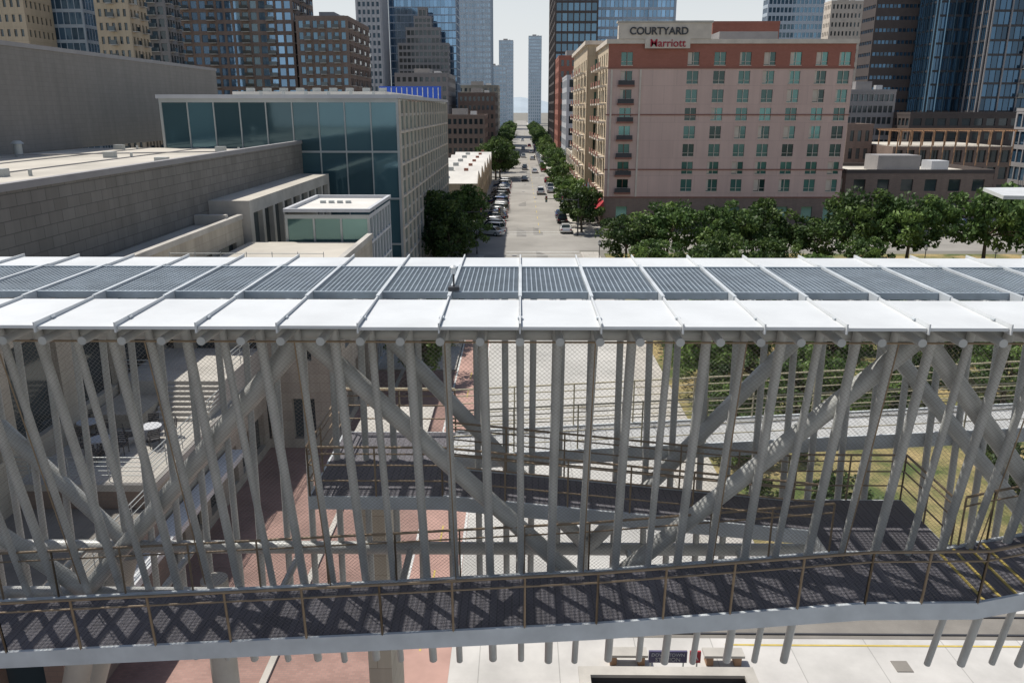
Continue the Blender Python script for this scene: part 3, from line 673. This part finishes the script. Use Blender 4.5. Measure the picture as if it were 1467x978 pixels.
for i in range(28):
    if i in (5,19): continue
    car(-4.8+random.uniform(-.25,.25),130.5+i*3.1+(8 if i>20 else 0),62+random.uniform(-4,4),i=idx[i%26])
car(7.6,134,0,i=0); car(7.6,146,0,i=3); car(7.6,153,0,i=8); car(7.5,200,0,i=10); car(7.6,207,0,i=1); car(7.6,214,0,i=4); car(7.6,228,0)
car(1.2,232,180,'car',2); car(1.4,276,180,'car',3); car(4.6,262,0,'car',0); car(4.8,330,0,'car',10); car(1.2,345,180,'car',5); car(4.9,196,0,'car',1)
car(1.3,410,180,'car'); car(4.7,440,0,'car'); car(4.8,380,0,'car'); car(1.2,520,180,'car')
for i in range(30):
    car(-5.6,268+i*6.3,0); car(7.6,268+i*6.6,0)
for i in range(8): car(62+i*4,138,90+0 if i%2 else -90)
# ---------------------------------------------------------------- street furniture
def lamp(x,y,h=4.6):
    a=MB(); a.cyl((0,0,0),(0,0,.5),.12,.09,'dark',10); a.cyl((0,0,.5),(0,0,h-.5),.06,.045,'dark',10)
    a.cyl((0,0,h-.5),(0,0,h-.4),.16,.16,'dark',12); a.cyl((0,0,h-.4),(0,0,h-.1),.15,.2,'paintw',12); a.cyl((0,0,h-.1),(0,0,h+.12),.22,.04,'dark',12)
    a.build('street_lamp',None,(x,y,0))
for (x,y) in ((47.5,93),(54.5,91),(27,90),(9.6,96),(-6.2,113),(9.5,132),(-8,150),(9.5,172),(9.5,215)): lamp(x,y)
def signal(x,y,d):
    a=MB(); a.cyl((0,0,0),(0,0,6),.12,.09,'dark',10); a.cyl((0,0,5.7),(d*5.5,0,6.0),.07,.05,'dark',8)
    for t in (2.6,5.2):
        X=d*t; a.box(X-.17,X+.17,-.22,-.08,5.4,6.4,'dark')
        for j,c in enumerate(('red','painty','ggreen')): a.cyl((X,-.22,6.22-.31*j),(X,-.27,6.22-.31*j),.1,.1,c,12)
    a.build('traffic_signal',None,(x,y,0))
signal(9.4,130.5,-1); signal(-8.2,114.5,1); signal(9.4,246,-1)
a=MB()
a.quad((2.5,26.9,.012),(60,26.9,.012),(60,28.6,.012),(2.5,28.6,.012),'concd')
for y in (27.15,28.3): a.box(2.5,60,y-.04,y+.04,.0,.06,'dark')
a.quad((8,26.45,.014),(60,26.45,.014),(60,26.55,.014),(8,26.55,.014),'painty'); a.build('tram_track')
a=MB()
a.box(2.2,8.2,23.6,23.9,0,.85,'dark'); a.box(2.2,2.4,20,23.6,0,.85,'dark'); a.box(8.0,8.2,20,23.6,0,.85,'dark'); a.box(2.2,8.2,19.8,20,0,.85,'dark')
a.box(2.1,8.3,23.55,24.0,.85,.97,'conc'); a.box(2.1,2.5,19.7,23.55,.85,.97,'conc'); a.box(7.9,8.3,19.7,23.55,.85,.97,'conc'); a.box(2.4,8.0,20,23.6,.0,.6,'soil')
a.build('planter_box')
SG=empty('station_sign'); a=MB()
a.box(4.75,6.15,24.8,24.88,.5,.98,'signp'); a.box(6.25,6.65,24.8,24.88,.5,.98,'red')
for x in (4.85,6.05,6.55): a.cyl((x,24.92,0),(x,24.92,.9),.03,.03,'frame',8)
a.build('sign_panel',SG)
text('DOWNTOWN',1.2,(5.45,24.79,.78),'paintw',SG,'sign_text_top',ext=.004); text('STATION',.9,(5.45,24.79,.57),'paintw',SG,'sign_text_bottom',ext=.004); text('A',.24,(6.45,24.79,.62),'paintw',SG,'sign_letter',ext=.004)
for i,x in enumerate((3.3,6.9)):
    a=MB(); a.box(0,1.5,0,.5,.38,.48,'conc'); a.box(.1,.35,.05,.45,0,.38,'timber'); a.box(1.15,1.4,.05,.45,0,.38,'timber'); a.build('park_bench',None,(x,25.2,.006))
a=MB(); a.box(14.0,14.6,25.0,25.6,.006,.03,'concd'); a.build('utility_cover')
# ---------------------------------------------------------------- light / sky / camera
sv=Vector((-.42,.27,.86)).normalized()
L=bpy.data.lights.new('sun','SUN'); L.energy=4.8; L.angle=math.radians(.6); L.color=(1,.955,.875)
lo=bpy.data.objects.new('sun',L); SC.collection.objects.link(lo); lo.rotation_euler=sv.to_track_quat('Z','Y').to_euler()
w=bpy.data.worlds.new('World'); SC.world=w; w.use_nodes=True; nt=w.node_tree
st=nt.nodes.new('ShaderNodeTexSky'); st.sky_type='NISHITA'; st.sun_disc=False
st.sun_elevation=math.asin(sv.z); st.sun_rotation=math.atan2(sv.x,sv.y); st.air_density=1.1; st.dust_density=1.5; st.ozone_density=1
tc=nt.nodes.new('ShaderNodeTexCoord'); sx=nt.nodes.new('ShaderNodeSeparateXYZ'); nt.links.new(tc.outputs['Generated'],sx.inputs[0])
mr=nt.nodes.new('ShaderNodeMapRange'); mr.interpolation_type='SMOOTHSTEP'; mr.inputs[1].default_value=0; mr.inputs[2].default_value=.45; mr.inputs[3].default_value=.95; mr.inputs[4].default_value=0
nt.links.new(sx.outputs[2],mr.inputs[0])
mx=nt.nodes.new('ShaderNodeMixRGB'); nt.links.new(mr.outputs[0],mx.inputs[0]); nt.links.new(st.outputs[0],mx.inputs[1]); mx.inputs[2].default_value=(8.2,8.5,8.7,1)
nt.links.new(mx.outputs[0],nt.nodes['Background'].inputs[0]); nt.nodes['Background'].inputs[1].default_value=.098
cam=bpy.data.cameras.new('camera'); co=bpy.data.objects.new('camera',cam); SC.collection.objects.link(co)
cam.lens=28; cam.sensor_width=36; cam.clip_end=12000; cam.clip_start=.1
co.location=(0,0,20); co.rotation_euler=(math.radians(73.7),0,math.radians(.6)); SC.camera=co
SC.view_settings.view_transform='Standard'; SC.view_settings.look='None'; SC.view_settings.exposure=0
